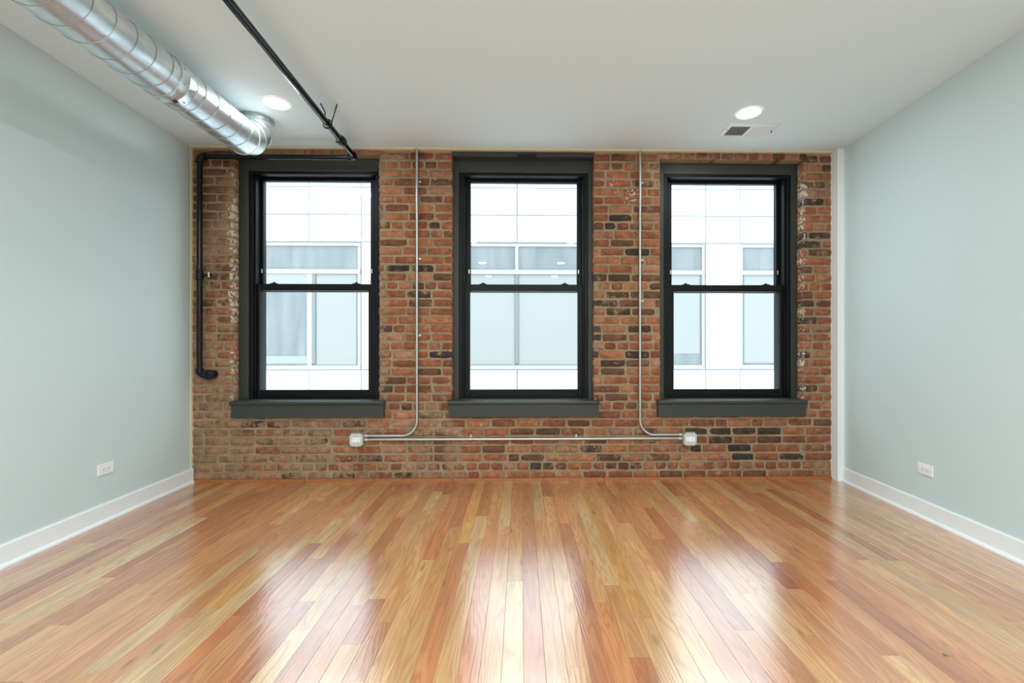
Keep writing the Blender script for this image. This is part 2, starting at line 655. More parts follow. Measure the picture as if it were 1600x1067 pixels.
def smear_at(x, z):
    s = 0.36
    if x < -2.25:
        s = 0.70
    elif x < -1.1:
        s = 0.70
    elif x < -0.5:
        s = 0.36 + (0.16 if z < 0.75 else 0)
    elif x < 0.1 and z < 0.6:
        s = 0.36
    if z > 2.55:
        s = max(s, 0.40)
    if z < 0.03:
        s += 0.15
    s += 0.34 * noise.noise(Vector((x * 2.1, 3.1, z * 2.1)))
    w = 0.22 + 0.2 * noise.noise(Vector((x * 2.3, 9.1, z * 2.3)))
    for px, pz, r, k in ((0.93, 2.36, 0.14, 0.75), (0.75, 2.45, 0.12, 0.5), (-2.33, 1.5, 0.10, 0.45), (2.42, 2.43, 0.13, 0.55),
                         (2.33, 0.9, 0.08, 0.3), (-0.75, 0.45, 0.25, 0.35), (-2.28, 0.95, 0.14, 0.5), (-2.34, 2.1, 0.2, 0.45),
                         (-1.2, 0.45, 0.35, 0.28), (-0.7, 2.42, 0.12, 0.35)):
        d = math.hypot(x - px, (z - pz) * 0.7)
        w += k * max(0, 1 - d / r)
    if z > 0.65 and (abs(x + 2.363) < 0.012 or abs(x - 2.369) < 0.012):
        w += 0.42 + 0.5 * noise.noise(Vector((x * 5, 2.1, z * 11)))
    return max(0, min(1, s)), max(0, min(1, w))


def dark_brown_at(x, z):
    v = 0.0
    for px, pz, r in ((-0.68, 0.33, 0.10), (-0.69, 0.22, 0.09), (-0.66, 0.12, 0.06), (-0.85, 2.66, 0.12), (-2.6, 2.3, 0.25), (-2.5, 2.62, 0.2), (0.80, 2.66, 0.1)):
        v = max(v, 1 - math.hypot(x - px, (z - pz) * 0.8) / r)
    return max(0.0, v)


def brick_geo(x0, x1, z0, z1, rn, proud):
    """a worn brick: a bumpy front grid, a rounded rim and straight sides running into the wall."""
    nx = 6 if x1 - x0 > 0.13 else 4
    nz = 3
    V, F = [], []
    yf = D - proud
    sd = rn.uniform(0, 100)
    tilt = rn.uniform(-0.0025, 0.0025)
    r = 0.004
    for k in range(nz):
        for i in range(nx):
            u, w = i / (nx - 1), k / (nz - 1)
            x = x0 + r + (x1 - x0 - 2 * r) * u
            z = z0 + r + (z1 - z0 - 2 * r) * w
            edge = i in (0, nx - 1) or k in (0, nz - 1)
            jx = 0.0045 * noise.noise(Vector((x * 40, sd, z * 40)))
            jz = 0.0052 * noise.noise(Vector((x * 30, sd + 7, z * 30)))
            y = yf + 0.0028 * noise.noise(Vector((x * 22, sd + 3, z * 22))) + tilt * (u - 0.5) * 2
            if i in (0, nx - 1) and k in (0, nz - 1):
                y += rn.uniform(0.0, 0.004)
                jx += rn.uniform(0, 0.004) * (1 if i == 0 else -1)
                jz += rn.uniform(0, 0.003) * (1 if k == 0 else -1)
            V.append((x + jx, y, z + jz))
    for k in range(nz - 1):
        for i in range(nx - 1):
            a = k * nx + i
            F.append((a, a + 1, a + nx + 1, a + nx))
    rim = [i for i in range(nx)] + [k * nx + nx - 1 for k in range(1, nz)] + \
          [(nz - 1) * nx + i for i in range(nx - 2, -1, -1)] + [k * nx for k in range(nz - 2, 0, -1)]
    cx, cz = (x0 + x1) / 2, (z0 + z1) / 2
    o1 = len(V)
    for a in rim:
        x, y, z = V[a]
        V.append((x + (r if x > cx else -r) * (1 if abs(x - cx) > (x1 - x0) / 2 - 3 * r else 0), y + 0.005,
                  z + (r if z > cz else -r) * (1 if abs(z - cz) > (z1 - z0) / 2 - 3 * r else 0)))
    o2 = len(V)
    for a in range(len(rim)):
        x, y, z = V[o1 + a]
        V.append((x, D + 0.085, z))
    n = len(rim)
    for a in range(n):
        b = (a + 1) % n
        F.append((rim[b], rim[a], o1 + a, o1 + b))
        F.append((o1 + b, o1 + a, o2 + a, o2 + b))
    return V, F


rk = random.Random(5)
bricks = []
ncourse = int((ZC - 0.02) / COURSE) + 1
for r in range(ncourse):
    zb = 0.016 + r * COURSE
    zt = min(zb + COURSE - 0.0165, ZC - 0.004)
    if zt - zb < 0.02:
        continue
    zc = (zb + zt) / 2
    header = (r % 7 == 1)
    unit = 0.1035 if header else 0.2065
    spans = [(BX0, 2.607)]
    for a, b, c, d in OPEN:
        if zt > c + 0.01 and zb < d - 0.012:
            ns = []
            for s, e in spans:
                if e <= a or s >= b:
                    ns.append((s, e))
                else:
                    if s < a:
                        ns.append((s, a))
                    if e > b:
                        ns.append((b, e))
            spans = ns
    x = BX0 - (0.10 if r % 2 else 0.0) - (0.05 if header else 0) - rk.uniform(0, 0.02)
    row = []
    while x < 2.62:
        ln = unit * rk.uniform(0.95, 1.05)
        if not header and rk.random() < 0.07:
            ln = 0.103
        row.append((x, x + ln))
        x += ln
    for s, e in spans:
        for a, b in row:
            p, q = max(a, s), min(b, e)
            # a sliver at an opening joins its neighbour
            if q - p < 0.035:
                continue
            p2 = p + (0.0 if abs(p - s) < 1e-6 else 0.0068 + rk.uniform(-0.0015, 0.003))
            q2 = q - (0.0 if abs(q - e) < 1e-6 else 0.0068 + rk.uniform(-0.0015, 0.003))
            if e - q2 < 0.04:
                q2 = e
            if p2 - s < 0.04:
                p2 = s
            if any(abs(q2 - o[0]) < 1e-6 for o in OPEN):
                q2 += 0.005
            if any(abs(p2 - o[1]) < 1e-6 for o in OPEN):
                p2 -= 0.005
            # brick under the window stools may start a little low
            jz = rk.uniform(-0.002, 0.002)
            col = rk.choices(bl, bw)[0]
            kk = rk.uniform(0.72, 1.06)
            col = tuple(v * kk for v in col)
            for dx, dz in DARKS:
                if p2 - 0.004 < dx < q2 + 0.004 and abs(dz - zc) < COURSE / 2:
                    col = rk.choice(DARK)
            proud = rk.uniform(-0.002, 0.005)
            g = brick_geo(p2, q2, zb + jz + rk.uniform(-0.001, 0.0015), zt + jz + rk.uniform(-0.0015, 0.001), rk, proud)
            bricks.append(((q2 - p2) * (zt - zb), (p2 + q2) / 2, g, col))


for a, b, c, d in (OPEN[0], OPEN[2]):
    x = a - 0.03
    while x < b + 0.02:
        ln = rk.uniform(0.085, 0.115)
        col = rk.choices(bl, bw)[0]
        bricks.append((ln * 0.03, x, brick_geo(x, min(x + ln, b + 0.03), d + 0.001, ZC - 0.011, rk, rk.uniform(0, 0.004)), tuple(v * 0.85 for v in col)))
        x += ln + 0.011


def build_bricks(name, lst):
    V, F, T, S = [], [], [], []
    for _, _, (v, f), col in lst:
        o = len(V)
        V += v
        F += [tuple(k + o for k in q) for q in f]
        T += [col] * len(v)
        for p in v:
            a, b = smear_at(p[0], p[2])
            S.append((a, b, dark_brown_at(p[0], p[2])))
    me = bpy.data.meshes.new(name)
    me.from_pydata(V, [], F)
    put_color(me, 'tone', T)
    put_color(me, 'smear', S)
    me.materials.append(M['brick'])
    for p in me.polygons:
        p.use_smooth = True
    me.set_sharp_from_angle(angle=math.radians(55))
    o = bpy.data.objects.new(name, me)
    COL.objects.link(o)
    o.parent = wall_b
    return o


bricks.sort(key=lambda b: -b[0])
for b in bricks[:300]:
    build_bricks('brick', [b])
rest = build_bricks('remaining_bricks', bricks[300:])
rest['kind'] = 'stuff'

# ------------------------------------------------------------------ trims and baseboards
tag(box('trim_1', 2.602, 2.676, D - 0.085, D + 0.01, 0, ZC, M['trim'], bevel=0.003),
    'white vertical trim board where the right wall meets the brick', 'trim', kind='structure')
tag(box('trim_2', BX0 - 0.03, BX0 + 0.013, D - 0.02, D + 0.02, 0, ZC, M['cream'], bevel=0.002),
    'thin cream corner bead between the left wall and the brick', 'trim', kind='structure')
tag(box('trim_3', BX0, 2.61, D - 0.03, D + 0.012, ZC - 0.012, ZC + 0.01, M['cream'], bevel=0.002),
    'thin cream strip between the ceiling and the top of the brick', 'trim', kind='structure')

for nm, fx, sgn, ye, lab in (('baseboard_left', xl, 1, D - 0.005, 'white baseboard with shoe moulding along the left wall'),
                             ('baseboard_right', xr, -1, D - 0.085, 'white baseboard with shoe moulding along the right wall')):
    root = tag(empty(nm), lab, 'baseboard', kind='structure')
    for part, prof in (('board', [(-0.01, 0), (0.015, 0), (0.015, 0.108), (0.011, 0.116), (-0.01, 0.116)]),
                       ('shoe_moulding', [(0.015, 0), (0.031, 0), (0.030, 0.009), (0.026, 0.015), (0.0205, 0.019), (0.015, 0.020)])):
        bm = bmesh.new()
        rings = []
        for y in (YR, ye):
            rings.append([bm.verts.new((fx(y) + sgn * p[0], y, p[1] + 0.0005)) for p in prof])
        n = len(prof)
        for i in range(n):
            bm.faces.new((rings[0][i], rings[0][(i + 1) % n], rings[1][(i + 1) % n], rings[1][i]))
        bm.faces.new(rings[0])
        bm.faces.new(rings[1][::-1])
        obj(part, bm, M['trim'], root)

root = tag(empty('baseboard_back'), 'low oak shoe moulding in short lengths along the foot of the brick wall', 'baseboard', kind='structure')
cuts = [BX0 + 0.012, -2.53, -1.77, -1.20, -0.56, 0.19, 0.69, 1.37, 2.05, 2.60]
for a, b in zip(cuts, cuts[1:]):
    bm = bmesh.new()
    add_prism(bm, [(D + 0.01, 0.0005), (D - 0.020, 0.0005), (D - 0.019, 0.010), (D - 0.013, 0.018), (D - 0.004, 0.022), (D + 0.01, 0.022)], 'x', a + 0.002, b - 0.002)
    obj('moulding_length', bm, M['moulding'], root)

# ------------------------------------------------------------------ windows
WIN = [  # opening, casing inner x, glass x, stool x, label
    (OPEN[0], (-2.283, -1.190), (-2.215, -1.300), (-2.350, -1.112), 'black double-hung window nearest the duct, in charcoal casing'),
    (OPEN[1], (-0.525, 0.572), (-0.437, 0.489), (-0.597, 0.648), 'black double-hung middle window, its header reaching the ceiling'),
    (OPEN[2], (1.218, 2.317), (1.320, 2.244), (1.124, 2.370), 'black double-hung window nearest the right wall, in charcoal casing')]
HEAD, SILLZ = 2.580, 0.655
for wi, (op, ci, gx, st, lab) in enumerate(WIN):
    root = tag(empty('window_%d' % (wi + 1)), lab, 'window', kind='structure')
    a, b, c, d = op
    d = min(d, ZC)
    Yc = D + 0.088
    # casing: two jamb boards and a head board lining the brick opening
    box('casing_side', a + 0.0005, ci[0], Yc, Yc + 0.13, SILLZ, d - 0.0005, M['charcoal'], root, 0.002)
    box('casing_side', ci[1], b - 0.0005, Yc, Yc + 0.13, SILLZ, d - 0.0005, M['charcoal'], root, 0.002)
    box('casing_head', ci[0], ci[1], Yc, Yc + 0.13, HEAD, d - 0.0005, M['charcoal'], root, 0.002)
    if wi == 1:
        hb = box('header_board', a + 0.002, b - 0.002, D + 0.004, Yc, 2.683, ZC - 0.013, M['charcoal'], root, 0.002)
        box('header_patch', -0.03, 0.13, D - 0.001, D + 0.006, 2.672, 2.70, M['black_matt'], hb, 0.001)
    # black frame: stepped jambs and head
    fr = empty('frame', root)
    gmid0, gmid1 = ci[0] + 0.030, ci[1] - 0.030
    box('jamb', ci[0], gmid0, Yc + 0.012, Yc + 0.19, SILLZ, HEAD, M['black_frame'], fr, 0.002)
    box('jamb', gmid1, ci[1], Yc + 0.012, Yc + 0.19, SILLZ, HEAD, M['black_frame'], fr, 0.002)
    box('head', gmid0, gmid1, Yc + 0.012, Yc + 0.19, HEAD - 0.022, HEAD, M['black_frame'], fr, 0.002)
    box('bottom_rail', gmid0, gmid1, Yc + 0.02, Yc + 0.19, SILLZ, SILLZ + 0.022, M['black_frame'], fr, 0.002)
    j2, j3 = gmid0 + 0.014, gmid1 - 0.014
    box('stop', gmid0, j2, Yc + 0.030, Yc + 0.19, SILLZ + 0.022, HEAD - 0.022, M['black_frame'], fr, 0.002)
    box('stop', j3, gmid1, Yc + 0.030, Yc + 0.19, SILLZ + 0.022, HEAD - 0.022, M['black_frame'], fr, 0.002)
    # sashes
    zt, zb_ = HEAD - 0.022, SILLZ + 0.022
    for nm, ys, z0, z1, g0, g1 in (('lower_sash', Yc + 0.045, zb_, 1.640, 0.738, 1.583),
                                   ('upper_sash', Yc + 0.100, 1.578, zt, 1.645, 2.533)):
        sr = empty(nm, root)
        box('stile', j2, gx[0], ys, ys + 0.045, z0, z1, M['black_frame'], sr, 0.003)
        box('stile', gx[1], j3, ys, ys + 0.045, z0, z1, M['black_frame'], sr, 0.003)
        box('bottom_rail', gx[0], gx[1], ys, ys + 0.045, z0, g0, M['black_frame'], sr, 0.003)
        box('top_rail', gx[0], gx[1], ys, ys + 0.045, g1, z1, M['black_frame'], sr, 0.003)
        box('pane', gx[0] - 0.004, gx[1] + 0.004, ys + 0.020, ys + 0.026, g0 - 0.004, g1 + 0.004, M['glass'], sr)
    # sash locks on the meeting rail and vent stops on the upper stiles
    for t in (0.12, 0.88):
        lx = gx[0] + (gx[1] - gx[0]) * t
        bm = bmesh.new()
        add_box(bm, lx - 0.028, lx + 0.028, Yc + 0.050, Yc + 0.085, 1.6405, 1.648, 0.002)
        lk = obj('sash_lock', bm, M['black_matt'], root)
        tube('cam', [(lx, Yc + 0.066, 1.648), (lx, Yc + 0.066, 1.657)], 0.010, M['black_matt'], lk, 12)
    for lx in (gx[0] - 0.012, gx[1] + 0.012):
        box('vent_stop', lx - 0.005, lx + 0.005, Yc + 0.094, Yc + 0.0995, 1.74, 1.775, M['boxmetal'], root, 0.001)
    # stool and apron
    bm = bmesh.new()
    add_prism(bm, [(D - 0.052, 0.634), (D - 0.060, 0.640), (D - 0.062, 0.650), (D - 0.058, 0.660), (D - 0.050, 0.6645),
                   (D - 0.005, 0.6645), (D - 0.005, 0.634)], 'x', st[0], st[1])
    stool = obj('stool_nosing', bm, M['charcoal'], root)
    box('stool', a + 0.001, b - 0.001, D - 0.005, Yc + 0.10, 0.640, 0.6645, M['charcoal'], root)
    box('apron', st[0] + 0.006, st[1] - 0.006, D - 0.045, D - 0.004, 0.530, 0.634, M['charcoal'], root, 0.002)

# ================================================================== THINGS
# ------------------------------------------------------------------ spiral duct
DX, DZ, DR = -1.900, EYE + 1.43, 0.115
YE = 3.11
du = tag(empty('spiral_duct'), 'round galvanised spiral duct running along the ceiling above the left wall', 'duct')
du.location = (DX, 0, DZ)


def dloc(o):
    o.matrix_parent_inverse = Matrix.Translation((-DX, 0, -DZ))
    return o


for (a, b) in ((YR + 0.01, 2.44), (2.44, YE)):
    bm = bmesh.new()
    n = max(2, int((b - a) / 0.11))
    add_tube(bm, [(DX, a + (b - a) * i / n, DZ) for i in range(n + 1)], DR, 64, cap=False)
    dloc(obj('duct_length', bm, M['duct'], du, smooth=True))
for (a, b, ph) in ((YR + 0.05, 2.435, 0.9), (2.55, YE - 0.015, 2.4)):
    P = 0.110
    bm = bmesh.new()
    turns = (b - a) / P
    n = int(turns * 36)
    pts = [(DX + (DR + 0.0008) * math.cos(ph + 2 * math.pi * i / 36), a + P * i / 36, DZ + (DR + 0.0008) * math.sin(ph + 2 * math.pi * i / 36))
           for i in range(n)]
    add_tube(bm, pts, 0.0022, 5, cap=True)
    dloc(obj('spiral_seam', bm, M['duct_seam'], du, smooth=True))
bm = bmesh.new()
rings = [(2.430, 0.0), (2.432, 0.003), (2.485, 0.0035), (2.489, 0.0055), (2.493, 0.0035), (2.546, 0.003), (2.548, 0.0)]
add_tube(bm, [(DX, y, DZ) for y, e in rings], [DR + e for y, e in rings], 64, cap=False)
dloc(obj('coupling', bm, M['duct'], du, smooth=True))
for y in (2.432, 2.547):
    bm = bmesh.new()
    add_tube(bm, [(DX, y - 0.002, DZ), (DX, y, DZ), (DX, y + 0.002, DZ)], [DR + 0.001, DR + 0.0042, DR + 0.001], 48, cap=False)
    dloc(obj('coupling_edge', bm, M['duct_seam'], du, smooth=True))
# little rust red tag under the coupling
ang = math.radians(-72)
bm = bmesh.new()
add_box(bm, -0.011, 0.011, 2.478, 2.502, DR + 0.004, DR + 0.007, 0.001)
bmesh.ops.rotate(bm, verts=bm.verts[:], cent=(0, 0, 0), matrix=Matrix.Rotation(math.pi / 2 - ang, 3, 'Y'))
bmesh.ops.translate(bm, verts=bm.verts[:], vec=(DX, 0, DZ))
dloc(obj('tag', bm, M['tag'], du))
for y in (2.455, 2.525):
    for k in range(5):
        t = math.radians(-100 + 40 * k)
        c = Vector((DX + (DR + 0.003) * math.cos(t), y, DZ + (DR + 0.003) * math.sin(t)))
        o = Vector((math.cos(t), 0, math.sin(t)))
        dloc(tube('screw', [c, c + o * 0.004], 0.004, M['duct_seam'], du, 8))
# mitred elbow turning up through the ceiling
RB = 0.185
ngore = 4
angs = [0.0] + [math.pi / 2 * (i + 0.5) / (ngore) for i in range(ngore)] + [math.pi / 2]


def epoint(t):
    return Vector((DX, YE + RB * math.sin(t), DZ + RB * (1 - math.cos(t))))


# vertices of the mitred centreline
cl = [epoint(0)]
mit = [math.pi / 2 * i / ngore for i in range(ngore + 1)]
cnt = [0.0]
corner_t = [(mit[i] + mit[i + 1]) / 2 for i in range(ngore)]
k = 1 / math.cos(math.pi / 2 / ngore / 2)
C0 = Vector((DX, YE, DZ + RB))
corners = [C0 + RB * k * Vector((0, math.sin(t), -math.cos(t))) for t in corner_t]
planes = [Vector((0, math.cos(t), math.sin(t))) for t in corner_t]
path = [epoint(0)] + corners + [epoint(math.pi / 2), Vector((DX, YE + RB, ZC - 0.002))]
norms = [Vector((0, 1, 0))] + planes + [Vector((0, 0, 1)), Vector((0, 0, 1))]


def ring_at(bm, i, rr, d, seg=64):
    """mitre ring i of the elbow, cylinder direction d."""
    out = []
    for s in range(seg):
        t = 2 * math.pi * s / seg
        w = Vector((0, -d.z, d.y))          # in-plane, perpendicular to the run
        off = rr * (math.cos(t) * Vector((1, 0, 0)) + math.sin(t) * w)
        p = path[i] + off
        n = norms[i]
        p = p - d * ((p - path[i]).dot(n) / d.dot(n))
        out.append(bm.verts.new(p))
    return out


for i in range(len(path) - 1):
    d = (path[i + 1] - path[i])
    if d.length < 1e-4:
        continue
    d.normalize()
    bm = bmesh.new()
    e = 0.0012 * (i % 2)
    r0, r1 = ring_at(bm, i, DR + e, d), ring_at(bm, i + 1, DR + e, d)
    for s in range(64):
        bm.faces.new((r0[s], r0[(s + 1) % 64], r1[(s + 1) % 64], r1[s]))
    dloc(obj('elbow_gore' if i < len(path) - 2 else 'collar', bm, M['duct'], du, smooth=True))
for i in range(1, len(path) - 1):
    d = norms[i]
    bm = bmesh.new()
    pts = []
    dd = (path[i] - path[i - 1]).normalized()
    tmp = bmesh.new()
    pts = [v.co.copy() for v in ring_at(tmp, i, DR + 0.001, dd, 48)]
    tmp.free()
    add_tube(bm, pts + [pts[0], pts[1]], 0.003, 6, cap=False)
    dloc(obj('gore_seam', bm, M['duct'], du, smooth=True))
bm = bmesh.new()
add_tube(bm, [(DX, YE + RB, ZC - 0.034), (DX, YE + RB, ZC - 0.032), (DX, YE + RB, ZC - 0.0015)], [DR + 0.001, DR + 0.006, DR + 0.006], 48, cap=False)
dloc(obj('ceiling_collar', bm, M['duct_seam'], du, smooth=True))

# ------------------------------------------------------------------ sprinkler pipe
sp = tag(empty('sprinkler_pipe'), 'black iron pipe along the ceiling, across the window head and down the left pier', 'pipe')
PR = 0.0205
PZ = 2.636


def px_(y):
    return -1.290 - 0.031 * (y - 2.03)


YP = D - 0.062
XE = px_(YP)
XD = -2.582
tube('ceiling_run', [(px_(YR + 0.01), YR + 0.01, PZ), (px_(YP - 0.03), YP - 0.03, PZ)], PR, M['black_pipe'], sp, 24)
tube('elbow', arc((XE - 0.03, YP - 0.03, PZ), (0.03, 0, 0), (0, 0.03, 0), 8), PR * 1.28, M['black_matt'], sp, 24)
tube('elbow_band', [(px_(YP - 0.05), YP - 0.052, PZ), (px_(YP - 0.03), YP - 0.032, PZ)], PR * 1.45, M['black_matt'], sp, 24)
tube('elbow_band', [(XE - 0.032, YP, PZ), (XE - 0.050, YP, PZ)], PR * 1.45, M['black_matt'], sp, 24)
tube('cross_run', [(XE - 0.03, YP, PZ), (XD + 0.03, YP, PZ)], PR, M['black_pipe'], sp, 24)
tube('elbow', arc((XD + 0.03, YP, PZ - 0.03), (0, 0, 0.03), (-0.03, 0, 0), 8), PR * 1.28, M['black_matt'], sp, 24)
tube('elbow_band', [(XD + 0.032, YP, PZ), (XD + 0.050, YP, PZ)], PR * 1.45, M['black_matt'], sp, 24)
tube('elbow_band', [(XD, YP, PZ - 0.032), (XD, YP, PZ - 0.050)], PR * 1.45, M['black_matt'], sp, 24)
ZB = 0.883
tube('drop_pipe', [(XD, YP, PZ - 0.03), (XD, YP, ZB + 0.03)], PR, M['black_pipe'], sp, 24)
tube('elbow', arc((XD + 0.03, YP, ZB + 0.03), (-0.03, 0, 0), (0, 0, -0.03), 8), PR * 1.28, M['black_matt'], sp, 24)
tube('elbow_band', [(XD, YP, ZB + 0.03), (XD, YP, ZB + 0.05)], PR * 1.45, M['black_matt'], sp, 24)
tube('nipple', [(XD + 0.03, YP, ZB), (XD + 0.062, YP, ZB)], PR * 1.2, M['black_matt'], sp, 20)
fl = tube('end_flange', [(XD + 0.076, D - 0.002, ZB), (XD + 0.076, YP + 0.012, ZB), (XD + 0.076, YP - 0.016, ZB), (XD + 0.076, YP - 0.030, ZB), (XD + 0.076, YP - 0.033, ZB)],
          [0.034, 0.036, 0.041, 0.038, 0.030], M['black_matt'], sp, 28)
tube('plug', [(XD + 0.076, YP - 0.033, ZB), (XD + 0.076, YP - 0.044, ZB)], 0.012, M['black_matt'], fl, 4)
# tee with small gauge cock
ZT = 1.681
tube('tee', [(XD, YP, ZT - 0.042), (XD, YP, ZT - 0.036), (XD, YP, ZT - 0.018), (XD, YP, ZT + 0.018), (XD, YP, ZT + 0.036), (XD, YP, ZT + 0.042)],
     [PR * 1.05, PR * 1.4, PR * 1.25, PR * 1.25, PR * 1.4, PR * 1.05], M['black_matt'], sp, 24)
cock = tube('drain_cock', [(XD + 0.018, YP, ZT), (XD + 0.030, YP, ZT), (XD + 0.034, YP, ZT), (XD + 0.072, YP, ZT), (XD + 0.076, YP, ZT), (XD + 0.088, YP, ZT)],
            [0.018, 0.018, 0.010, 0.010, 0.015, 0.015], M['black_matt'], sp, 16)
tube('handle', [(XD + 0.082, YP - 0.014, ZT - 0.018), (XD + 0.086, YP - 0.018, ZT), (XD + 0.080, YP - 0.014, ZT + 0.020)], 0.006, M['boxmetal'], cock, 8)
# coupling and ring hanger on the ceiling run
yc = 3.405
tube('coupling', [(px_(yc), yc - 0.034, PZ), (px_(yc), yc - 0.030, PZ), (px_(yc), yc - 0.010, PZ), (px_(yc), yc + 0.010, PZ), (px_(yc), yc + 0.030, PZ), (px_(yc), yc + 0.034, PZ)],
     [PR * 1.1, PR * 1.45, PR * 1.7, PR * 1.7, PR * 1.45, PR * 1.1], M['black_matt'], sp, 24)
tube('coupling_bolt', [(px_(yc) - 0.040, yc, PZ - 0.010), (px_(yc) - 0.030, yc, PZ - 0.010)], 0.008, M['black_matt'], sp, 8)
yh = 3.140
bm = bmesh.new()
pts = [(px_(yh) + 0.030 * math.cos(t), yh, PZ - 0.004 + 0.030 * math.sin(t)) for t in [2 * math.pi * i / 24 for i in range(25)]]
add_tube(bm, pts + [pts[1]], 0.005, 8, cap=False)
hg = obj('hanger_ring', bm, M['black_matt'], sp, smooth=True)
tube('hanger_rod', [(px_(yh) + 0.028, yh, PZ + 0.004), (-1.232, 3.075, ZC - 0.001)], 0.0042, M['black_matt'], sp, 8)
tube('hanger_rod', [(px_(yh) - 0.004, yh - 0.03, PZ + 0.024), (-1.318, 3.090, PZ + 0.05), (-1.340, 3.068, ZC - 0.001)], 0.0042, M['black_matt'], sp, 8)

# ------------------------------------------------------------------ conduit and outlet boxes
CY, CR = D - 0.020, 0.0112
RBEND = 0.125


def strap(parent, c, axis):
    """one-hole strap: a saddle over the tube and a screwed tab beside it."""
    bm = bmesh.new()
    if axis == 'z':
        pts = [(c[0] + (CR + 0.0015) * math.cos(t), CY - (CR + 0.0015) * math.sin(t)) for t in [math.pi * i / 10 for i in range(11)]]
        prof = pts + [(p[0] * 1.0 + (c[0] - p[0]) * 0.12, CY + (p[1] - CY) * 0.88) for p in pts[::-1]]
        lo = [bm.verts.new((x, y, c[1] - 0.008)) for x, y in prof]
        hi = [bm.verts.new((x, y, c[1] + 0.008)) for x, y in prof]
        n = len(prof)
        for i in range(n):
            bm.faces.new((lo[i], lo[(i + 1) % n], hi[(i + 1) % n], hi[i]))
        s = obj('strap', bm, M['emt'], parent)
        box('strap_tab', c[0] + CR, c[0] + CR + 0.020, D - 0.009, D - 0.005, c[1] - 0.008, c[1] + 0.008, M['emt'], s)
        tube('screw', [(c[0] + CR + 0.011, D - 0.009, c[1]), (c[0] + CR + 0.011, D - 0.013, c[1])], 0.0045, M['boxmetal'], s, 8)
    else:
        pts = [(c[1] + (CR + 0.0015) * math.cos(t), CY - (CR + 0.0015) * math.sin(t)) for t in [math.pi * i / 10 for i in range(11)]]
        prof = pts + [(p[0] + (c[1] - p[0]) * 0.12, CY + (p[1] - CY) * 0.88) for p in pts[::-1]]
        lo = [bm.verts.new((c[0] - 0.008, y, z)) for z, y in prof]
        hi = [bm.verts.new((c[0] + 0.008, y, z)) for z, y in prof]
        n = len(prof)
        for i in range(n):
            bm.faces.new((lo[i], lo[(i + 1) % n], hi[(i + 1) % n], hi[i]))
        s = obj('strap', bm, M['emt'], parent)
        box('strap_tab', c[0] - 0.008, c[0] + 0.008, D - 0.009, D - 0.005, c[1] + CR, c[1] + CR + 0.024, M['emt'], s)
        tube('screw', [(c[0], D - 0.009, c[1] + CR + 0.014), (c[0], D - 0.013, c[1] + CR + 0.014)], 0.0045, M['boxmetal'], s, 8)


def connector(parent, x, z, s):
    tube('connector', [(x, CY, z), (x + s * 0.008, CY, z), (x + s * 0.009, CY, z), (x + s * 0.028, CY, z)], [0.0142, 0.0142, 0.0132, 0.0132], M['boxmetal'], parent, 6)


BOXES = [(-1.335, 0.351), (1.392, 0.347)]
HB = 0.056
ZU, ZL = 0.3765, 0.346
for x, s, bx, lab, clips in ((-0.853, -1, BOXES[0][0] + HB, 'thin grey conduit dropping beside the left window and bending to the left box', (2.463, 1.829, 1.199)),
                             (0.986, 1, BOXES[1][0] - HB, 'thin grey conduit dropping beside the right window and bending to the right box', (2.467, 1.825, 1.486))):
    c = tag(empty('conduit'), lab, 'conduit', 'vertical conduits on the brick wall')
    path_ = [(x, CY, ZC - 0.001)] + arc((x + s * RBEND, CY, ZU + RBEND), (-s * RBEND, 0, 0), (0, 0, -RBEND), 14) + [(bx - s * 0.001, CY, ZU)]
    tube('tube', path_, CR, M['emt'], c, 16)
    for z in clips:
        strap(c, (x, z), 'z')
    connector(c, bx, ZU, -s)
    tube('ceiling_bushing', [(x, CY, ZC - 0.001), (x, CY, ZC - 0.016)], 0.0165, M['boxmetal'], c, 16)
c = tag(empty('conduit'), 'straight grey conduit running level below the sills between the two boxes', 'conduit')
tube('tube', [(BOXES[0][0] + HB + 0.001, CY, ZL), (BOXES[1][0] - HB - 0.001, CY, ZL)], CR, M['emt'], c, 16)
for x in (-0.412, 0.458):
    strap(c, (x, ZL), 'x')
connector(c, BOXES[0][0] + HB, ZL - 0.001, 1)
connector(c, BOXES[1][0] - HB, ZL - 0.001, -1)

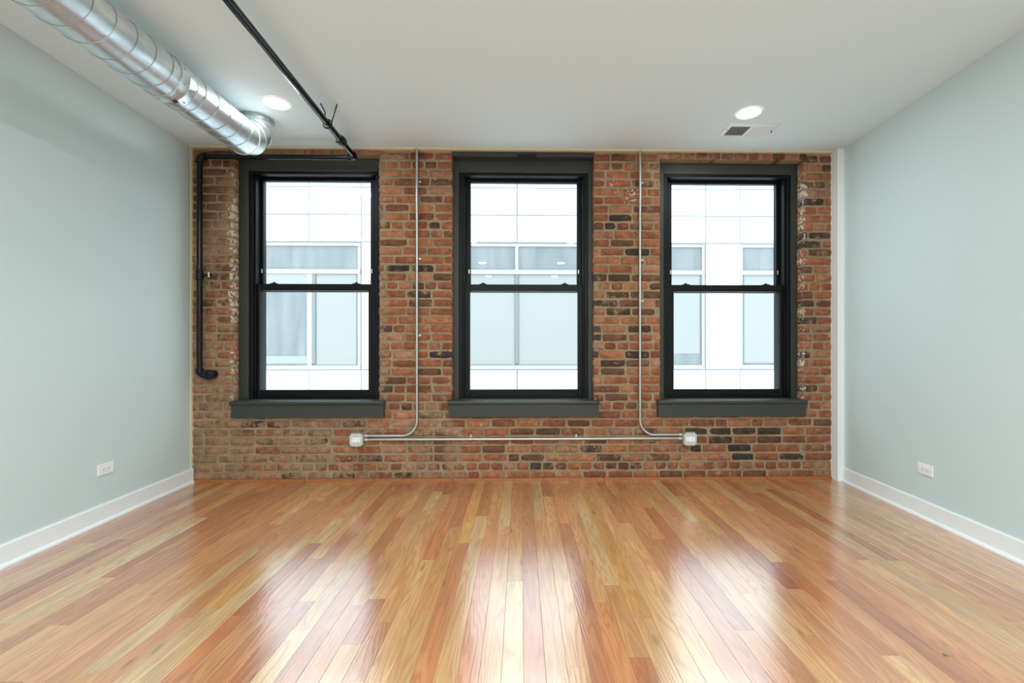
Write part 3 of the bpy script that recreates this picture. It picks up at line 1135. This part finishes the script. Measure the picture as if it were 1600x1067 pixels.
for (x, z), lab in zip(BOXES, ('grey metal outlet box under the left window, at the conduit end',
                               'grey metal outlet box under the right window, at the conduit end')):
    b = tag(empty('outlet_box'), lab, 'outlet', 'surface outlet boxes on the brick')
    yb = D - 0.046
    box('body', x - HB + 0.002, x + HB - 0.002, yb, D - 0.004, z - HB + 0.002, z + HB - 0.002, M['boxmetal'], b, 0.006)
    bm = bmesh.new()
    c0 = 0.013
    prof = [(-HB, -HB + c0), (-HB + c0, -HB + c0), (-HB + c0, -HB), (HB - c0, -HB), (HB - c0, -HB + c0), (HB, -HB + c0),
            (HB, HB - c0), (HB - c0, HB - c0), (HB - c0, HB), (-HB + c0, HB), (-HB + c0, HB - c0), (-HB, HB - c0)]
    v0 = [bm.verts.new((x + p[0], yb - 0.001, z + p[1])) for p in prof]
    v1 = [bm.verts.new((x + p[0] * 0.94, yb - 0.013, z + p[1] * 0.94)) for p in prof]
    n = len(prof)
    for i in range(n):
        bm.faces.new((v0[i], v0[(i + 1) % n], v1[(i + 1) % n], v1[i]))
    bm.faces.new(v0)
    bm.faces.new(v1)
    obj('cover', bm, M['boxmetal'], b)
    rec = box('receptacle', x - 0.036, x + 0.036, yb - 0.018, yb - 0.012, z - 0.020, z + 0.018, M['plastic'], b, 0.003)
    for sx in (-1, 1):
        for dz, w in ((0.007, 0.0012), (-0.007, 0.0012)):
            box('slot', x + sx * 0.019 - 0.004, x + sx * 0.019 + 0.004, yb - 0.0185, yb - 0.017, z - 0.001 + dz - w, z - 0.001 + dz + w, M['slot'], rec)
        tube('ground_hole', [(x + sx * 0.019 - 0.009, yb - 0.017, z - 0.001), (x + sx * 0.019 - 0.009, yb - 0.0185, z - 0.001)], 0.0022, M['slot'], rec, 10)
    for sx in (-1, 1):
        for sz in (-1, 1):
            tube('screw', [(x + sx * (HB - 0.007), yb - 0.001, z + sz * (HB - 0.007)), (x + sx * (HB - 0.007), yb - 0.006, z + sz * (HB - 0.007))], 0.0045, M['slot'], b, 8)

# ------------------------------------------------------------------ wall outlets
for side, yo, zo, fx, lab in ((1, 2.945, 0.334, xl, 'white outlet plate set sideways low on the left wall'),
                              (-1, 2.878, 0.318, xr, 'white outlet plate set sideways low on the right wall')):
    o = tag(empty('wall_outlet'), lab, 'outlet', 'outlet plates on the plaster walls')
    xw = fx(yo)
    slope = -0.05 if side == 1 else 0.06
    o.location = (xw, yo, zo)
    o.rotation_euler = (0, 0, -math.atan(slope) if True else 0)
    hw, hh, t = 0.058, 0.036, 0.007
    bm = bmesh.new()
    add_box(bm, min(0.0005 * side, side * t), max(0.0005 * side, side * t), -hw, hw, -hh, hh, 0.0025)
    obj('plate', bm, M['plastic'], o)
    xa, xb = side * t, side * (t + 0.0025)
    rec = box('receptacle', min(xa, xb), max(xa, xb), -0.034, 0.034, -0.0165, 0.0165, M['plastic'], o, 0.001)
    xa, xb = side * (t + 0.002), side * (t + 0.0032)
    for sy in (-1, 1):
        for dz in (-0.006, 0.006):
            box('slot', min(xa, xb), max(xa, xb), sy * 0.018 - 0.004, sy * 0.018 + 0.004, dz - 0.0012, dz + 0.0012, M['slot'], rec)
        tube('ground_hole', [(xa, sy * 0.018 - 0.010, 0), (xb, sy * 0.018 - 0.010, 0)], 0.0024, M['slot'], rec, 10)
    for sy in (-0.047, 0.047):
        tube('screw', [(side * t, sy, 0), (side * (t + 0.0012), sy, 0)], 0.003, M['plastic'], o, 10)


# ------------------------------------------------------------------ recessed lights
def recessed_light(x, y, lab, group, power=LAMP_POWER):
    o = tag(empty('recessed_light'), lab, 'ceiling light', group)
    o.location = (x, y, ZC)
    bm = bmesh.new()
    add_tube(bm, [(0, 0, -0.0005), (0, 0, -0.004), (0, 0, -0.006), (0, 0, -0.005)], [0.090, 0.088, 0.082, 0.076], 40, cap=False)
    obj('trim_ring', bm, M['trim'], o, smooth=True)
    bm = bmesh.new()
    add_tube(bm, [(0, 0, -0.0008), (0, 0, -0.0055), (0, 0, -0.0085)], [0.0765, 0.0765, 0.066], 40, cap=True)
    obj('diffuser', bm, M['lamp'], o, smooth=True)
    ld = bpy.data.lights.new('downlight', 'AREA')
    ld.shape = 'DISK'
    ld.size = 0.14
    ld.energy = power
    ld.color = (0.86, 0.97, 1.0)
    lo = bpy.data.objects.new('downlight', ld)
    COL.objects.link(lo)
    lo.parent = o
    lo.location = (0, 0, -0.012)
    return o


recessed_light(-1.632, 3.072, 'round lit recessed ceiling light beside the duct end', 'recessed ceiling lights', 5.0)
recessed_light(1.584, 3.134, 'round lit recessed ceiling light beside the white air register', 'recessed ceiling lights', 5.0)
for y, k in ((0.9, 0.55), (-0.9, 1.25), (-2.6, 1.3)):
    for x in (-0.75, 0.78):
        recessed_light(x, y, 'round recessed ceiling light out of view, overhead or behind the camera', 'recessed lights out of view', LAMP_POWER * k)

# ------------------------------------------------------------------ ceiling register
rg = tag(empty('air_register'), 'white rectangular air register in the ceiling near the right window', 'vent')
X0, X1, Y0, Y1 = 1.520, 1.905, 3.285, 3.490
rg.location = (X0, Y0, ZC)
inv = Matrix.Translation((-X0, -Y0, -ZC))


def rloc(o):
    o.matrix_parent_inverse = inv
    return o


bm = bmesh.new()
outer = [(X0, Y0), (X1, Y0), (X1, Y1), (X0, Y1)]
inn = [(X0 + 0.030, Y0 + 0.032), (X1 - 0.045, Y0 + 0.032), (X1 - 0.045, Y1 - 0.026), (X0 + 0.030, Y1 - 0.026)]
a_ = [bm.verts.new((x, y, ZC - 0.0005)) for x, y in outer]
b_ = [bm.verts.new((x, y, ZC - 0.004)) for x, y in outer]
c_ = [bm.verts.new((x, y, ZC - 0.009)) for x, y in inn]
d_ = [bm.verts.new((x, y, ZC - 0.0005)) for x, y in inn]
for i in range(4):
    j = (i + 1) % 4
    bm.faces.new((a_[i], a_[j], b_[j], b_[i]))
    bm.faces.new((b_[i], b_[j], c_[j], c_[i]))
    bm.faces.new((c_[i], c_[j], d_[j], d_[i]))
rloc(obj('frame', bm, M['register'], rg))
rloc(box('throat', inn[0][0], inn[1][0], inn[0][1], inn[2][1], ZC - 0.0018, ZC - 0.0006, M['register_dark'], rg))
xm = (inn[0][0] + inn[1][0]) / 2
rloc(box('divider', xm - 0.008, xm + 0.008, inn[0][1], inn[2][1], ZC - 0.009, ZC - 0.002, M['register'], rg))
for k in range(9):
    for side in (-1, 1):
        x = (inn[0][0] + 0.010 + k * (xm - 0.016 - inn[0][0]) / 8.6) if side < 0 else (xm + 0.016 + k * (inn[1][0] - xm - 0.016) / 8.6)
        bm = bmesh.new()
        h, w = 0.0075, 0.0095
        y0, y1 = inn[0][1], inn[2][1]
        p = [(x, ZC - 0.0019), (x + 0.001, ZC - 0.0019), (x + 0.001 + side * w, ZC - 0.0019 - h), (x + side * w, ZC - 0.0019 - h)]
        add_prism(bm, p, 'y', y0, y1)
        rloc(obj('louver', bm, M['register'], rg))
rloc(tube('lever', [(X1 - 0.022, (Y0 + Y1) / 2, ZC - 0.006), (X1 - 0.022, (Y0 + Y1) / 2, ZC - 0.020)], 0.004, M['register_dark'], rg, 8))
for x in (X0 + 0.016, X1 - 0.030):
    rloc(tube('screw', [(x, (Y0 + Y1) / 2 - 0.02, ZC - 0.005), (x, (Y0 + Y1) / 2 - 0.02, ZC - 0.008)], 0.004, M['register_dark'], rg, 8))

# ------------------------------------------------------------------ crumb on the floor
bm = bmesh.new()
bmesh.ops.create_icosphere(bm, subdivisions=2, radius=0.007)
for v in bm.verts:
    v.co *= 1 + 0.6 * noise.noise(v.co * 220)
    v.co.z = v.co.z * 0.5 + 0.0036
    v.co.x *= 1.4
cr = obj('debris', bm, M['debris'])
zmin = min(v.co.z for v in cr.data.vertices)
cr.location = (1.533, 1.611, -zmin + 0.0002)
tag(cr, 'tiny grey crumb of debris on the floorboards at lower right', 'debris')

# ================================================================== OUTSIDE
tag(box('ground', -14, 14, D + 0.5, 12, -3.7, -3.5, M['ground']), 'pale concrete alley ground between the buildings', 'ground', kind='structure')
F = 8.2
of = tag(empty('office_building'), 'pale panel-clad office building seen across the alley through the windows', 'building')
of.location = (0, F, -3.5)
oinv = Matrix.Translation((0, -F, 3.5))


def ob(o):
    o.matrix_parent_inverse = oinv
    return o


jx = [-9.30, -8.37, -7.44, -6.51, -5.58, -4.722, -3.792, -2.862, -2.24, -1.155, -0.069, 1.074, 2.216, 3.359, 3.993, 4.95, 5.91, 6.87, 7.83, 8.79]
bands = [(-8.37, -2.875), (-2.24, 3.345), (3.993, 7.83)]
ZT0, ZT1 = 0.682, 2.974
rows = [-1.29, -0.80, -0.31, 0.192, ZT0, ZT1, 3.464, 3.954, 4.444, 4.934]
ob(box('core_wall', jx[0] + 0.02, jx[-1] - 0.02, F + 0.055, F + 0.4, -3.5, 4.92, M['fac_back'], of))
ob(box('plinth', jx[0], jx[-1], F, F + 0.06, -3.5, -1.30, M['panel'], of))
g = 0.010
for k in range(len(rows) - 1):
    z0, z1 = rows[k], rows[k + 1]
    for a, b in zip(jx, jx[1:]):
        xm = (a + b) / 2
        if z0 == ZT0 and any(p < xm < q for p, q in bands):
            continue
        ob(box('cladding_panel', a + g, b - g, F, F + 0.05, z0 + g, z1 - g, M['panel'], of, 0.003))
ob(box('parapet_cap', jx[0] - 0.03, jx[-1] + 0.03, F - 0.03, F + 0.42, 4.93, 4.98, M['panel'], of))


def facade_window(p, q, mull_low, mull_up, dark, gaps):
    """ribbon window: head, sill, transom, mullions, each pane its own mesh with its roller blind."""
    w = empty('window', of)
    w.matrix_parent_inverse = oinv
    y = F + 0.02

    def wb(nm, *a, m='fac_frame', par=w):
        return box(nm, *a, M[m], par)
    wb('head', p, q, y, y + 0.06, 2.905, ZT1 - 0.018)
    wb('sill', p, q, y - 0.005, y + 0.06, ZT0 + 0.006, 0.762)
    wb('transom', p, q, y - 0.01, y + 0.06, 2.404, 2.483)
    wb('side_frame', p, p + 0.05, y, y + 0.06, 0.762, 2.905)
    wb('side_frame', q - 0.05, q, y, y + 0.06, 0.762, 2.905)
    for x in mull_up:
        wb('mullion', x - 0.03, x + 0.03, y, y + 0.06, 2.483, 2.905)
    for x in mull_low:
        wb('mullion', x - 0.032, x + 0.032, y + 0.004, y + 0.06, 0.79, 2.404, m='fac_mull')
    e = [p + 0.05] + list(mull_up) + [q - 0.05]
    for a, b in zip(e, e[1:]):
        wb('pane', a, b, y + 0.030, y + 0.034, 2.483, 2.905, m='fac_pane')
    e = [p + 0.05] + list(mull_low) + [q - 0.05]
    for i, (a, b) in enumerate(zip(e, e[1:])):
        wb('pane', a, b, y + 0.031, y + 0.034, 0.762, 2.404, m='fac_pane')
        if i not in dark:
            zg = gaps.get(i, 0.77)
            wb('roller_blind', a + 0.036, b - 0.036, y + 0.024, y + 0.0305, zg, 2.40, m='fac_blind')
        else:
            wb('inner_frame', b - 0.12, b - 0.034, y + 0.010, y + 0.0305, 0.762, 2.404)
            wb('inner_frame', a + 0.034, b - 0.12, y + 0.010, y + 0.0305, 2.10, 2.404, m='fac_blind')
            wb('desk', a + 0.034, b - 0.12, y + 0.022, y + 0.0305, 0.79, 0.93, m='fac_blind')


facade_window(-8.37, -2.875, (-7.2, -6.05, -4.90, -3.713), (-5.6,), (3,), {})
facade_window(-2.24, 3.345, (-1.20, -0.075, 1.12, 2.24), (-1.20, -0.075, 1.12), (), {4: 0.97})
facade_window(3.993, 7.83, (5.2, 6.5), (5.2, 6.5), (), {0: 0.80})
